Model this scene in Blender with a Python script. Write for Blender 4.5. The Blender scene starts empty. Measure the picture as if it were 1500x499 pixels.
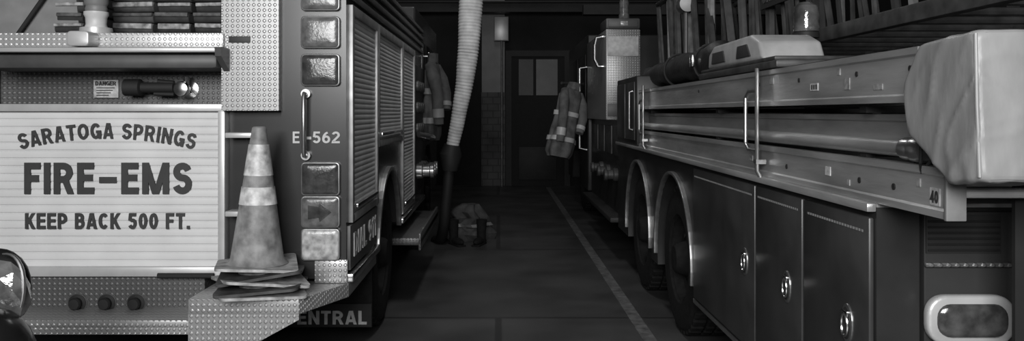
import bpy, bmesh, math, random
from mathutils import Vector, Matrix, noise
random.seed(4)
F=1200.0; H=1.5; VX=730.0; VY=165.0; PI=math.pi
def wx(px,Y): return (px-VX)*Y/F
def wz(py,Y): return H-(py-VY)*Y/F
def ys(px,X): return F*X/(px-VX)
S=bpy.context.scene; C=S.collection
try:
    S.view_settings.view_transform='Standard'
except Exception: pass

# ------------------------------------------------------------------ materials
def mat(name,g,rough=.5,metal=0.0,var=.15,scale=9,bump=0.0,bscale=40,spec=.5,coat=0.0,stretch=None):
    m=bpy.data.materials.new(name); m.use_nodes=True
    n=m.node_tree.nodes; l=m.node_tree.links
    b=n['Principled BSDF']; tc=n.new('ShaderNodeTexCoord')
    src=tc.outputs['Object']
    if stretch:
        mp=n.new('ShaderNodeMapping'); mp.inputs['Scale'].default_value=stretch; l.new(src,mp.inputs['Vector']); src=mp.outputs['Vector']
    no=n.new('ShaderNodeTexNoise'); no.inputs['Scale'].default_value=scale; no.inputs['Detail'].default_value=7
    l.new(src,no.inputs['Vector'])
    r=n.new('ShaderNodeValToRGB')
    a=g*(1-var); c=min(1,g*(1+var))
    r.color_ramp.elements[0].position=.32; r.color_ramp.elements[1].position=.68
    r.color_ramp.elements[0].color=(a,a,a,1); r.color_ramp.elements[1].color=(c,c,c,1)
    l.new(no.outputs['Fac'],r.inputs['Fac']); l.new(r.outputs['Color'],b.inputs['Base Color'])
    b.inputs['Roughness'].default_value=rough; b.inputs['Metallic'].default_value=metal
    b.inputs['Specular IOR Level'].default_value=spec
    b.inputs['Coat Weight'].default_value=coat
    if bump:
        n2=n.new('ShaderNodeTexNoise'); n2.inputs['Scale'].default_value=bscale; n2.inputs['Detail'].default_value=4
        l.new(src if stretch else tc.outputs['Object'],n2.inputs['Vector'])
        bp=n.new('ShaderNodeBump'); bp.inputs['Strength'].default_value=bump; bp.inputs['Distance'].default_value=.01
        l.new(n2.outputs['Fac'],bp.inputs['Height']); l.new(bp.outputs['Normal'],b.inputs['Normal'])
    return m
def diamond(name,g,rough=.38,metal=.5,pitch=.038):
    m=bpy.data.materials.new(name); m.use_nodes=True
    n=m.node_tree.nodes; l=m.node_tree.links; b=n['Principled BSDF']
    tc=n.new('ShaderNodeTexCoord'); k=2*PI/pitch
    def wave(vec):
        d=n.new('ShaderNodeVectorMath'); d.operation='DOT_PRODUCT'; d.inputs[1].default_value=[c*k for c in vec]
        l.new(tc.outputs['Object'],d.inputs[0])
        s=n.new('ShaderNodeMath'); s.operation='SINE'; l.new(d.outputs['Value'],s.inputs[0]); return s
    a=wave((.7,.7,.7)); c=wave((.7,1.4,-.7))
    mu=n.new('ShaderNodeMath'); mu.operation='MULTIPLY'
    l.new(a.outputs[0],mu.inputs[0]); l.new(c.outputs[0],mu.inputs[1])
    mr=n.new('ShaderNodeMapRange'); mr.inputs['From Min'].default_value=.15; mr.inputs['From Max'].default_value=.75
    l.new(mu.outputs[0],mr.inputs['Value'])
    r=n.new('ShaderNodeValToRGB'); r.color_ramp.elements[0].color=(g*.85,)*3+(1,); r.color_ramp.elements[1].color=(min(1,g*1.2),)*3+(1,)
    l.new(mr.outputs[0],r.inputs['Fac']); l.new(r.outputs['Color'],b.inputs['Base Color'])
    bp=n.new('ShaderNodeBump'); bp.inputs['Strength'].default_value=.8; bp.inputs['Distance'].default_value=.004
    l.new(mr.outputs[0],bp.inputs['Height']); l.new(bp.outputs['Normal'],b.inputs['Normal'])
    b.inputs['Roughness'].default_value=rough; b.inputs['Metallic'].default_value=metal
    return m
def brickmat(name,g,gm,bw,rh,mort,rough=.8,axes='xz'):
    m=bpy.data.materials.new(name); m.use_nodes=True
    n=m.node_tree.nodes; l=m.node_tree.links; b=n['Principled BSDF']
    tc=n.new('ShaderNodeTexCoord'); sp=n.new('ShaderNodeSeparateXYZ'); cb=n.new('ShaderNodeCombineXYZ')
    l.new(tc.outputs['Object'],sp.inputs[0])
    l.new(sp.outputs[axes[0].upper()],cb.inputs['X']); l.new(sp.outputs[axes[1].upper()],cb.inputs['Y'])
    br=n.new('ShaderNodeTexBrick'); l.new(cb.outputs[0],br.inputs['Vector'])
    br.inputs['Scale'].default_value=1; br.inputs['Brick Width'].default_value=bw; br.inputs['Row Height'].default_value=rh
    br.inputs['Mortar Size'].default_value=mort
    br.inputs['Color1'].default_value=(g,g,g,1); br.inputs['Color2'].default_value=(g*.85,)*3+(1,); br.inputs['Mortar'].default_value=(gm,gm,gm,1)
    no=n.new('ShaderNodeTexNoise'); no.inputs['Scale'].default_value=1.6; no.inputs['Detail'].default_value=8
    l.new(tc.outputs['Object'],no.inputs['Vector'])
    mr=n.new('ShaderNodeMapRange'); mr.inputs['From Min'].default_value=.3; mr.inputs['From Max'].default_value=.7; mr.inputs['To Min'].default_value=.5; mr.inputs['To Max'].default_value=1.4
    l.new(no.outputs['Fac'],mr.inputs['Value'])
    mx=n.new('ShaderNodeVectorMath'); mx.operation='SCALE'; l.new(br.outputs['Color'],mx.inputs[0]); l.new(mr.outputs[0],mx.inputs['Scale'])
    l.new(mx.outputs[0],b.inputs['Base Color']); b.inputs['Roughness'].default_value=rough
    return m
M=dict(
 floor=brickmat('floor_concrete',.062,.028,3.2,3.0,.025,.42,'xy'),
 stripe=mat('stripe_paint',.11,.6,0,.5,14),
 wall=mat('gloom_wall',.012,.85,0,.2,4), ceil=mat('gloom_ceiling',.02,.9),  # walls and ceiling near black: the bay's dimness is put into their colour
 pier=mat('pale_pier',.24,.8,0,.12,3), block=brickmat('painted_block',.09,.05,.22,.14,.012),
 door=mat('dark_door',.008,.6,spec=.2), pane=mat('dim_pane',.015,.4,0,.5,2,spec=.3), glowpane=mat('painted_glow_pane',.035,.4,0,.6,3), steel=mat('dull_steel',.07,.5,.2), dim=mat('dim_steel',.022,.6,spec=.3),  # right door pane is paler, a faint window glow painted into its colour
 red=mat('dark_engine_paint',.03,.26,0,.1,6,spec=.45), red2=mat('dark_truck_paint',.024,.38,0,.2,6,spec=.3),
 red3=mat('truck_door_paint',.042,.33,0,.25,5,.03,5,spec=.42),
 black=mat('black_matte',.01,.7), rubber=mat('tire_rubber',.010,.85,0,.3,30,.2,60,.2), rim=mat('dark_rim',.012,.8,0,.3,20,spec=.15),
 gloss=mat('black_gloss',.01,.25,spec=.4),
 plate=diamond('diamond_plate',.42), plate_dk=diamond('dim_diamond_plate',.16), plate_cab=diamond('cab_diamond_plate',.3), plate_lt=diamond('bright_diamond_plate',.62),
 shutter=mat('pale_shutter',.6,.5,.0,.06,5), shutter2=mat('side_shutter',.62,.38,.15,.1,5),
 frame=mat('pale_frame',.52,.38,.3,.08), chrome=mat('chrome',.72,.2,1,.1,20), dkchrome=mat('dull_chrome',.4,.3,.9,.1), archtrim=mat('arch_trim',.3,.35,.8,.2,20),
 alu=mat('worn_aluminium',.40,.33,.5,.35,10,.15,60,stretch=(1,.15,1)), alu_dk=mat('dark_aluminium',.3,.42,.4,.25,12), alu_dim=mat('dim_aluminium',.10,.45,.3,.25,12), slat=mat('dim_slat',.05,.5,.2,.4,12),  # second aluminium is a darker grey than the first
 letter=mat('dark_letter',.03,.6), white=mat('number_paint',.5,.5,0,.1), sticker=mat('pale_sticker',.45,.6,0,.3,40), dash=mat('dull_stripe',.2,.6), sticker2=mat('dull_sticker',.25,.6,0,.4,50),
 sidelet=mat('worn_lettering',.4,.5,0,.2,20), strip=mat('trim_strip_paint',.02,.7,0,.15,spec=.2), flaplet=mat('flap_lettering',.35,.6,0,.25,20),
 lens=mat('grey_lens',.11,.2,0,.4,24,.1,70,.5), lens_dk=mat('dark_lens',.045,.18,0,.4,24,.1,70,.5), lens_lt=mat('pale_lens',.38,.2,0,.5,24,.12,70,.5), lens_gl=mat('glossy_tail_lens',.06,.12,0,.5,22,.12,50,.6),
 bezel=mat('lamp_bezel',.2,.35,.6,.2,20),
 cone=mat('cone_plastic',.22,.55,0,.45,16), collar=mat('cone_collar',.5,.45,0,.6,18), conebase=mat('cone_base',.36,.65,0,.5,18), conebase2=mat('cone_base_dark',.05,.65,0,.5,14),
 hose=mat('dark_hose',.03,.85,0,.3,20), hose2=mat('grey_hose',.06,.85,0,.3,20), hosepale=mat('pale_hose_fold',.28,.8,0,.6,30), hosefold=mat('dark_hose_fold',.09,.8,0,.5,30),
 nozzle=mat('pale_nozzle',.55,.45,0,.15), duct=mat('pale_duct',.58,.65,0,.2,9),
 vinyl=mat('pale_vinyl',.25,.42,0,.15,6,.3,8,stretch=(1.6,1.6,.7)), coat=mat('turnout_fabric',.11,.85,0,.45,8,.6,22), coatdim=mat('dim_turnout_fabric',.06,.85,0,.4,8,.6,22), reflect=mat('reflective_tape',.45,.4,0,.15), 
 tarp=mat('black_tarp',.016,.5,0,.3,9,.7,16), case=mat('pale_case',.4,.45,0,.15), grey=mat('grey_paint',.2,.5,0,.15),
 gear=mat('gear_fabric',.05,.9,0,.5,9,.8,20), glassy=mat('glassy_lens',.22,.08,.55,.6,9,.5,25),
)
# ------------------------------------------------------------------ block lettering (bold grotesque strokes)
def _arc(cx,cy,rx,ry,a0,a1,n=14): return [(cx+rx*math.cos(math.radians(a0+(a1-a0)*k/n)),cy+ry*math.sin(math.radians(a0+(a1-a0)*k/n))) for k in range(n+1)]
def glyph(ch,t):
    h=t/2; m_=.52
    def V(x,a=0,b=1): return [(x,a),(x,b)]
    def bowl(x,yt,yb,xr):
        ry=(yt-yb)/2; cx=max(xr-ry*1.1,x+.05); return [(x,yt)]+_arc(cx,(yt+yb)/2,xr-cx,ry,90,-90)+[(x,yb)]
    if ch=='A': return .70,[[(.09,0),(.32,1)],[(.61,0),(.38,1)],[(.18,.27),(.52,.27)]]
    if ch=='B': return .64,[V(h),bowl(h,1-h,m_,.6-h),bowl(h,m_,h,.64-h)]
    if ch=='C': return .66,[_arc(.33,.5,.33-h,.5-h,42,318,22)]
    if ch=='D': return .66,[V(h),[(h,1-h)]+_arc(.28,.5,.38-h,.5-h,90,-90)+[(h,h)]]
    if ch=='E': return .58,[V(h),[(h,1-h),(.57,1-h)],[(h,m_),(.53,m_)],[(h,h),(.58,h)]]
    if ch=='F': return .55,[V(h),[(h,1-h),(.55,1-h)],[(h,.5),(.49,.5)]]
    if ch=='G': return .70,[_arc(.34,.5,.34-h,.5-h,42,335,22),[(.38,.45),(.70,.45)],[(.70-h*.8,.5),(.70-h*.8,0)]]
    if ch=='I': return t,[V(h)]
    if ch=='K': return .66,[V(h),[(h,.30),(.56,1)],[(.26,.56),(.57,0)]]
    if ch=='L': return .52,[V(h),[(h,h),(.52,h)]]
    if ch=='M': return .90,[V(h),V(.90-h),[(h*1.05,1),(.44,.0)],[(.90-h*1.05,1),(.46,.0)]]
    if ch=='N': return .68,[V(h),V(.68-h),[(h*1.05,.98),(.68-h*1.05,.02)]]
    if ch in 'O0':
        w=.72 if ch=='O' else .58
        return w,[_arc(w/2,.5,w/2-h,.5-h,0,360,28)]
    if ch=='P': return .62,[V(h),bowl(h,1-h,.42,.62-h)]
    if ch=='R': return .68,[V(h),bowl(h,1-h,.47,.64-h),[(.37,.48),(.58,0)]]
    if ch=='S': return .64,[_arc(.32,(1-h+m_)/2,.30-h,(1-h-m_)/2,15,270,16)+_arc(.32,(h+m_)/2,.32-h,(m_-h)/2,90,-165,16)[1:]]
    if ch=='T': return .60,[V(.30),[(0,1-h),(.60,1-h)]]
    if ch=='1': return .40,[V(.30),[(.06,.74),(.30,.88)]]
    if ch=='2': return .58,[_arc(.29,.70,.29-h,.30-h,165,-35,14)+[(h+.02,h+.08),(h,h),(.58,h)]]
    if ch=='4': return .60,[V(.42),[(.42,.93),(.06,.30),(.60,.30)]]
    if ch=='5': return .58,[[(.53,1-h),(.15,1-h),(.11,.52)],_arc(.28,.33,.29-h,.33-h,130,-155,16)]
    if ch=='6': return .58,[_arc(.29,.33,.29-h,.33-h,0,360,24),_arc(.46,.36,.46-h,.64-h,180,100,10)]
    if ch=='9': return .58,[_arc(.29,.67,.29-h,.33-h,0,360,24),_arc(.12,.64,.46-h,.64-h,0,-80,10)]
    if ch=='-': return .40,[[(0,.38),(.40,.38)]]
    if ch=='.': return t,[[(h,0),(h,t)]]
    return .28,[]
# ------------------------------------------------------------------ mesh builder
class MB:
    def __init__(s): s.bm=bmesh.new()
    def _add(s,t,Mx=None,keep=False):
        mp={}
        for v in t.verts: mp[v]=s.bm.verts.new(Mx@v.co if Mx else v.co)
        for f in t.faces:
            try: s.bm.faces.new([mp[v] for v in f.verts])
            except ValueError: pass
        if not keep: t.free()
        return s
    def box(s,x0,x1,y0,y1,z0,z1,bev=0,seg=2,Mx=None):
        x0,x1=sorted((x0,x1)); y0,y1=sorted((y0,y1)); z0,z1=sorted((z0,z1))
        t=bmesh.new(); bmesh.ops.create_cube(t,size=1)
        for v in t.verts: v.co=Vector((x0+(v.co.x+.5)*(x1-x0),y0+(v.co.y+.5)*(y1-y0),z0+(v.co.z+.5)*(z1-z0)))
        if bev: bmesh.ops.bevel(t,geom=list(t.edges),offset=bev,segments=seg,affect='EDGES',profile=.5)
        return s._add(t,Mx)
    def pb(s,p0,p1,q0,q1,Y,D,bev=0):      # box seen face-on at depth Y, thickness D behind
        return s.box(wx(p0,Y),wx(p1,Y),Y,Y+D,wz(q1,Y),wz(q0,Y),bev)
    def prism(s,pts,ax,a0,a1,bev=0,Mx=None,segs=3):
        t=bmesh.new()
        def mk(p,a):
            return {'x':(a,p[0],p[1]),'y':(p[0],a,p[1]),'z':(p[0],p[1],a)}[ax]
        A=[t.verts.new(mk(p,a0)) for p in pts]; B=[t.verts.new(mk(p,a1)) for p in pts]; n=len(pts)
        t.faces.new(A); t.faces.new(B[::-1])
        for i in range(n): t.faces.new([A[i],B[i],B[(i+1)%n],A[(i+1)%n]])
        bmesh.ops.recalc_face_normals(t,faces=t.faces)
        if bev: bmesh.ops.bevel(t,geom=list(t.edges),offset=bev,segments=segs,affect='EDGES',profile=.5)
        return s._add(t,Mx)
    def tube(s,pts,r,seg=10,closed=False,caps=True):
        pts=[Vector(p) for p in pts]; n=len(pts); rs=r if isinstance(r,(list,tuple)) else [r]*n
        t=bmesh.new(); rings=[]; up=None
        for i,p in enumerate(pts):
            a=pts[(i-1)%n] if (closed or i>0) else p; b=pts[(i+1)%n] if (closed or i<n-1) else p
            d=(b-a).normalized()
            if up is None:
                up=Vector((0,0,1)) if abs(d.z)<.9 else Vector((1,0,0))
            up=(up-d*up.dot(d)).normalized(); sd=d.cross(up)
            rings.append([t.verts.new(p+(up*math.cos(2*PI*k/seg)+sd*math.sin(2*PI*k/seg))*rs[i]) for k in range(seg)])
        for i in range(n if closed else n-1):
            A=rings[i]; B=rings[(i+1)%n]
            for k in range(seg): t.faces.new([A[k],A[(k+1)%seg],B[(k+1)%seg],B[k]])
        if caps and not closed: t.faces.new(rings[0][::-1]); t.faces.new(rings[-1])
        return s._add(t)
    def lathe(s,prof,org,axis=(0,0,1),seg=28):
        t=bmesh.new(); rings=[]
        for r,h in prof:
            if r<1e-5: rings.append([t.verts.new((0,0,h))])
            else: rings.append([t.verts.new((r*math.cos(2*PI*k/seg),r*math.sin(2*PI*k/seg),h)) for k in range(seg)])
        for A,B in zip(rings,rings[1:]):
            for k in range(seg):
                k2=(k+1)%seg
                if len(A)==1 and len(B)==1: continue
                if len(A)==1: t.faces.new([A[0],B[k2],B[k]])
                elif len(B)==1: t.faces.new([A[k],A[k2],B[0]])
                else: t.faces.new([A[k],A[k2],B[k2],B[k]])
        q=Vector((0,0,1)).rotation_difference(Vector(axis)).to_matrix().to_4x4()
        return s._add(t,Matrix.Translation(Vector(org))@q)
    def cyl(s,org,axis,r,h,seg=20): return s.lathe([(0,0),(r,0),(r,h),(0,h)],org,axis,seg)
    def ball(s,c,rad,Mx=None,sub=3,wob=0):
        t=bmesh.new(); bmesh.ops.create_icosphere(t,subdivisions=sub,radius=1)
        for v in t.verts:
            k=1+wob*noise.noise(v.co*2.3+Vector(c)) if wob else 1
            v.co=Vector((v.co.x*rad[0]*k,v.co.y*rad[1]*k,v.co.z*rad[2]*k))
        return s._add(t,Matrix.Translation(Vector(c))@(Mx or Matrix()))
    def loft(s,secs,seg=28,fold=0,nf=7,caps=True,ph=0):
        t=bmesh.new(); rings=[]
        for i,(c,a,b) in enumerate(secs):
            R=[]
            for k in range(seg):
                th=2*PI*k/seg; f=1+fold*math.sin(nf*th+ph+i*.35)+fold*.8*noise.noise(Vector((math.cos(th)*2,math.sin(th)*2,i*.6+ph)))
                R.append(t.verts.new((c[0]+a*math.cos(th)*f,c[1]+b*math.sin(th)*f,c[2])))
            rings.append(R)
        for A,B in zip(rings,rings[1:]):
            for k in range(seg): t.faces.new([A[k],A[(k+1)%seg],B[(k+1)%seg],B[k]])
        if caps: t.faces.new(rings[0][::-1]); t.faces.new(rings[-1])
        return s._add(t)
    def text(s,body,w,h,Mx,weight=.19,R=None,thick=.003,space=.11):
        x=0; strokes=[]
        for ch in body:
            gw,st=glyph(ch,weight)
            for q in st: strokes.append([(px+x,py) for px,py in q])
            x+=gw+space
        tot=x-space; t=bmesh.new(); hw=weight/2
        for si,q in enumerate(strokes):
            th=thick*(1+.03*(si%5))
            closed=len(q)>3 and abs(q[0][0]-q[-1][0])<1e-6 and abs(q[0][1]-q[-1][1])<1e-6
            if closed: q=q[:-1]
            P=None
            if len(q)==2:
                dx,dy=q[1][0]-q[0][0],q[1][1]-q[0][1]
                if abs(dx)>.02 and abs(dy)>.3:          # slanted stroke: horizontal cut ends
                    ex=hw*math.hypot(dx,dy)/abs(dy)*.92
                    P=[((p[0]-ex,p[1]),(p[0]+ex,p[1])) for p in q]
            if P is None:
                P=[]; n=len(q)
                for i in range(n):
                    a=q[(i-1)%n] if (closed or i>0) else q[i]; b=q[(i+1)%n] if (closed or i<n-1) else q[i]
                    d1=Vector((q[i][0]-a[0],q[i][1]-a[1])); d2=Vector((b[0]-q[i][0],b[1]-q[i][1]))
                    if d1.length<1e-9: d1=d2
                    if d2.length<1e-9: d2=d1
                    d1.normalize(); d2.normalize(); n1=Vector((-d1.y,d1.x)); n2=Vector((-d2.y,d2.x)); mi=n1+n2
                    if mi.length<1e-6: mi=n1
                    mi.normalize(); k=hw/max(mi.dot(n1),.5)
                    P.append(((q[i][0]+mi.x*k,q[i][1]+mi.y*k),(q[i][0]-mi.x*k,q[i][1]-mi.y*k)))
            V=[]
            for L_,R_ in P:
                row=[]
                for (px,py) in (L_,R_):
                    X=(px/tot-.5)*w; Y=(min(max(py,0),1)-.5)*h
                    if R: X,Y=math.sin(X/R)*(R+Y),math.cos(X/R)*(R+Y)-R
                    row+=[t.verts.new((X,Y,th)),t.verts.new((X,Y,-thick))]
                V.append(row)
            n=len(V)
            for i in range(n if closed else n-1):
                a=V[i]; b=V[(i+1)%n]
                t.faces.new([a[0],a[2],b[2],b[0]]); t.faces.new([a[1],b[1],b[3],a[3]]); t.faces.new([a[0],b[0],b[1],a[1]]); t.faces.new([a[2],a[3],b[3],b[2]])
            if not closed:
                for a in (V[0],V[-1]): t.faces.new([a[0],a[1],a[3],a[2]])
        return s._add(t,Mx)
    def build(s,name,m,parent=None,label=None):
        bm=s.bm; bmesh.ops.recalc_face_normals(bm,faces=bm.faces)
        off=Vector((0,0,0)); p=parent
        while p: off+=p.location; p=p.parent
        for v in bm.verts: v.co-=off
        for f in bm.faces: f.smooth=True
        for e in bm.edges:
            if len(e.link_faces)==2 and e.calc_face_angle(0)>.6: e.smooth=False
        me=bpy.data.meshes.new(name); bm.to_mesh(me); bm.free(); me.materials.append(m)
        o=bpy.data.objects.new(name,me); C.objects.link(o)
        if parent: o.parent=parent
        if label: o['label']=label
        return o
def thing(name,label,cat,loc=(0,0,0),group=None):
    o=bpy.data.objects.new(name,None); o.empty_display_size=.1; C.objects.link(o); o.location=loc
    o['label']=label; o['category']=cat
    if group: o['group']=group
    bpy.context.view_layer.update(); return o
def tag(o,label,cat,group=None):
    o['label']=label; o['category']=cat
    if group: o['group']=group
    return o
def struct(name,mb,m,parent=None):
    o=mb.build(name,m,parent)
    if not parent: o['kind']='structure'
    return o
def copy_tree(o,parent=None):
    c=o.copy(); C.objects.link(c); c.parent=parent
    for ch in o.children: copy_tree(ch,c)
    return c
def frontM(x,y,z): return Matrix.Translation((x,y,z))@Matrix.Rotation(PI/2,4,'X')
def rightsideM(x,y,z): return Matrix.Translation((x,y,z))@Matrix.Rotation(PI/2,4,'Z')@Matrix.Rotation(PI/2,4,'X')
def leftsideM(x,y,z): return Matrix.Translation((x,y,z))@Matrix.Rotation(-PI/2,4,'Z')@Matrix.Rotation(PI/2,4,'X')
def rrect(x0,x1,z0,z1,r,n=5):
    P=[]
    for cx,cz,a in ((x1-r,z1-r,0),(x0+r,z1-r,90),(x0+r,z0+r,180),(x1-r,z0+r,270)):
        for k in range(n+1):
            t=math.radians(a+90*k/n); P.append((cx+r*math.cos(t),cz+r*math.sin(t)))
    return P
def arch(cy,r,zb,cz=.5,n=18):
    a=math.asin((zb-cz)/r); return [(cy+r*math.cos(t),cz+r*math.sin(t)) for t in [PI-a-(PI-2*a)*k/n for k in range(n+1)]]
def ring(cy,cz,r0,r1,a0,a1,n=24):
    A=[a0+(a1-a0)*k/n for k in range(n+1)]
    return [(cy+r1*math.cos(t),cz+r1*math.sin(t)) for t in A]+[(cy+r0*math.cos(t),cz+r0*math.sin(t)) for t in A[::-1]]
def slats(z0,z1,n,face,dirn,d=.008,back=.02):
    p=(z1-z0)/n; P=[]
    for i in range(n):
        b=z0+i*p; P+=[(face,b),(face+dirn*d*.75,b+p*.14),(face+dirn*d,b+p*.5),(face+dirn*d*.75,b+p*.86)]
    P.append((face,z1)); return P+[(face-dirn*back,z1),(face-dirn*back,z0)]
def circ(cy,cz,a,b,n=24): return [(cy+a*math.cos(2*PI*k/n),cz+b*math.sin(2*PI*k/n)) for k in range(n)]
def domed(cx,cz,w,h,r,y0,depth):      # lens bulging toward the viewer at -y
    mb=MB(); t=bmesh.new(); rings=[]
    for sc,dd in ((1,0),(.97,.45),(.88,.75),(.7,.92),(.4,1)):
        rings.append([t.verts.new((cx+(x-cx)*sc,y0-depth*dd,cz+(z-cz)*sc)) for x,z in rrect(cx-w,cx+w,cz-h,cz+h,r)])
    n=len(rings[0])
    for A,B in zip(rings,rings[1:]):
        for k in range(n): t.faces.new([A[k],A[(k+1)%n],B[(k+1)%n],B[k]])
    t.faces.new(rings[-1]); t.faces.new(rings[0][::-1])
    return mb._add(t)
# ------------------------------------------------------------------ setting
fl=struct('floor',MB().box(-5.5,5.5,-3,17.4,-.2,0),M['floor'])
MB().box(.955,1.045,-1,16.5,0,.003).build('painted_stripe',M['stripe'],fl)
struct('wall_back',MB().box(-5.5,5.5,17,17.2,0,5),M['wall'])
struct('wall_left',MB().box(-5.7,-5.5,-3,17.2,0,5),M['wall'])
struct('wall_right',MB().box(5.5,5.7,-3,17.2,0,5),M['wall'])
struct('ceiling',MB().box(-5.7,5.7,-3,17.2,5,5.2),M['ceil'])
pr=struct('wall_pier',MB().box(-.34,.13,16.81,17,0,5),M['pier'])
MB().box(-.35,.14,16.8,16.81,0,1.92).build('block_facing',M['block'],pr)
d=MB().prism([(.15,0),(.27,0),(.27,2.66),(1.36,2.66),(1.36,0),(1.48,0),(1.48,2.78),(.15,2.78)],'y',16.85,17)
d1=struct('door_1',d,M['dim'])
MB().box(.27,1.36,16.9,16.98,0,2.66).build('door_leaf',M['door'],d1)
MB().box(.42,.72,16.88,16.9,1.86,2.6).build('pane',M['pane'],d1); MB().box(.78,1.22,16.88,16.9,1.86,2.6).build('pane',M['glowpane'],d1)
MB().box(.42,1.2,16.87,16.9,.12,.8,.01).build('lower_panel',M['dim'],d1)
MB().tube([(1.26,16.9,1.05),(1.26,16.83,1.05),(1.15,16.83,1.05)],.015).build('door_handle',M['dkchrome'],d1)
struct('trim_1',MB().prism([(16.25,3.50),(16.55,3.50),(16.55,3.53),(16.42,3.53),(16.42,3.69),(16.55,3.69),(16.55,3.72),(16.25,3.72),(16.25,3.69),(16.38,3.69),(16.38,3.53),(16.25,3.53)],'x',-5,5),M['dim'])
struct('trim_2',MB().box(1.3,4.9,12.5,12.7,3.0,3.15),M['dim'])
eb=MB().box(-.09,.21,16.67,16.795,2.96,3.46,.008).build('electrical_box',M['pier'])
tag(eb,'grey electrical box mounted high on the pale back wall pier','electrical box')
MB().box(-.075,.195,16.655,16.67,2.975,3.445,.004).build('cover',M['frame'],eb); MB().tube([(.07,16.74,2.97),(.07,16.74,0)],.02).build('conduit',M['alu_dim'],eb)

# ------------------------------------------------------------------ wheels
def wheel(parent,cy,xo,s,m=None):
    ax=(s,0,0); o=(xo,cy,.505)
    t=MB().lathe([(.29,-.28),(.45,-.29),(.49,-.26),(.49,-.03),(.46,0),(.38,.012),(.30,0),(.29,-.02),(.29,-.28)],o,ax,48)
    for k in range(40):
        a=2*PI*k/40
        Mx=Matrix.Translation(o)@Matrix.Rotation(a,4,'X')
        for h0,h1 in ((-.1,-.015),(-.27,-.18),(-.17,-.11)):
            xs_=sorted((s*h0,s*h1)); t.box(xs_[0],xs_[1],-.026,.026,.475,.505,.006,1,Mx)
    w=t.build('wheel',M['rubber'],parent)
    MB().lathe([(.30,-.01),(.285,-.02),(.27,-.08),(.21,-.11),(.17,-.07),(.12,-.06),(.1,.01),(.085,.03),(0,.035)],o,ax,36).build('rim',M['rim'],w)
    for k in range(8):
        a=2*PI*k/8; MB().cyl((xo-s*.1,cy+.19*math.cos(a),.505+.19*math.sin(a)),ax,.016,.03,6).build('lug_nut',M['dim'],w)
# ------------------------------------------------------------------ LEFT: fire engine
E=thing('fire_engine','dark fire engine seen from behind, with pale lettered roll-up shutter reading FIRE-EMS','fire engine',(-2.03,6.5,0))
Y0=4.25; XR=-.78; XL=-3.28
sp=[(Y0,.64)]+arch(5.85,.62,.64)+[(8.4,.64),(8.4,2.35),(Y0,2.35)]
bd=MB().prism(sp,'x',-1.126,-.79).prism(sp,'x',XL+.01,-2.93)
bd.box(-2.93,-1.126,4.7,8.4,.64,1.85)
body=bd.build('body',M['red'],E)
MB().box(-2.6,-1.45,4.6,11,.42,.64).build('chassis_frame',M['black'],E)
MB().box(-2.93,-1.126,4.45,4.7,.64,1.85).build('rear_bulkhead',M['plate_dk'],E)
MB().box(-1.42,-1.126,4.2,4.45,1.511,2.35).box(-1.42,-1.4,4.45,6,1.85,2.35).build('tread_plate_panel',M['plate'],E)
MB().pb(335,366,53,62,4.19,.008,.001).build('maker_badge',M['letter'],E)
MB().box(-1.42,-1.126,4.3,4.45,.64,1.511).build('rear_panel',M['red'],E)
for py in (198,313): MB().box(wx(330,4.2),wx(372,4.2),4.19,4.3,wz(py+4,4.2),wz(py-4,4.2),.006).build('bracket',M['frame'],E)
sh=MB().prism(slats(wz(392,4.27),wz(163,4.27),20,4.27,-1),'x',wx(-14,4.27),wx(320,4.27)).build('roll_up_shutter',M['shutter'],E)
fr=MB()
fr.pb(319,329,152,405,4.235,.08,.004); fr.pb(-24,-14,152,405,4.235,.08,.004); fr.pb(-24,329,152,163,4.233,.08,.004); fr.pb(-24,329,391,405,4.233,.08,.004)
fr.build('shutter_frame',M['frame'],E)
def rear_text(body_,p0,p1,q0,q1,Y,mm,par,weight=.19,R=None,name='lettering',space=.11):
    return MB().text(body_,(p1-p0)*Y/F,(q1-q0)*Y/F,frontM(wx((p0+p1)/2,Y),Y,wz((q0+q1)/2,Y)),weight,R,.004,space).build(name,mm,par)
rear_text('SARATOGA SPRINGS',26,288,180,203,4.257,M['letter'],sh,.185,520*4.26/F,'lettering',.16)
b=MB()
for tx,p0,p1 in (('FIRE',36,138),('EMS',178,281)): b.text(tx,(p1-p0)*4.257/F,46*4.257/F,frontM(wx((p0+p1)/2,4.257),4.257,wz(261,4.257)),.21,None,.005,.13)
b.pb(145,170,259,268,4.252,.008); b.build('lettering',M['letter'],sh)
rear_text('KEEP BACK 500 FT.',37,278,312,335,4.257,M['letter'],sh,.2,None,'lettering',.14)
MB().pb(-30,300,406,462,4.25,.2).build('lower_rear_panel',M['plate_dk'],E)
MB().box(-2.93,-2.7,4.25,4.45,.64,1.85).build('left_rear_panel',M['red'],E)
for px in (114,157,200):
    k=MB().lathe([(.045,0),(.045,.008),(.03,.012),(.032,.035),(.026,.045),(0,.047)],(wx(px,4.25),4.25,wz(443,4.25)),(0,-1,0),24).build('knob',M['black'],E)
    MB().lathe([(.05,0),(.05,.004),(.036,.006),(.036,0)],(wx(px,4.25),4.25,wz(443,4.25)),(0,-1,0),24).build('knob_ring',M['steel'],k)
MB().tube([(wx(230,4.2),4.21,wz(404,4.2)),(wx(312,4.2),4.21,wz(404,4.2))],.014).build('pull_rod',M['black'],E)
MB().box(-2.55,-1.475,3.98,4.45,.42,.485,.01).box(-2.55,-1.475,3.97,3.99,.46,.495,.004).build('centre_step',M['plate'],E)
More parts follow.
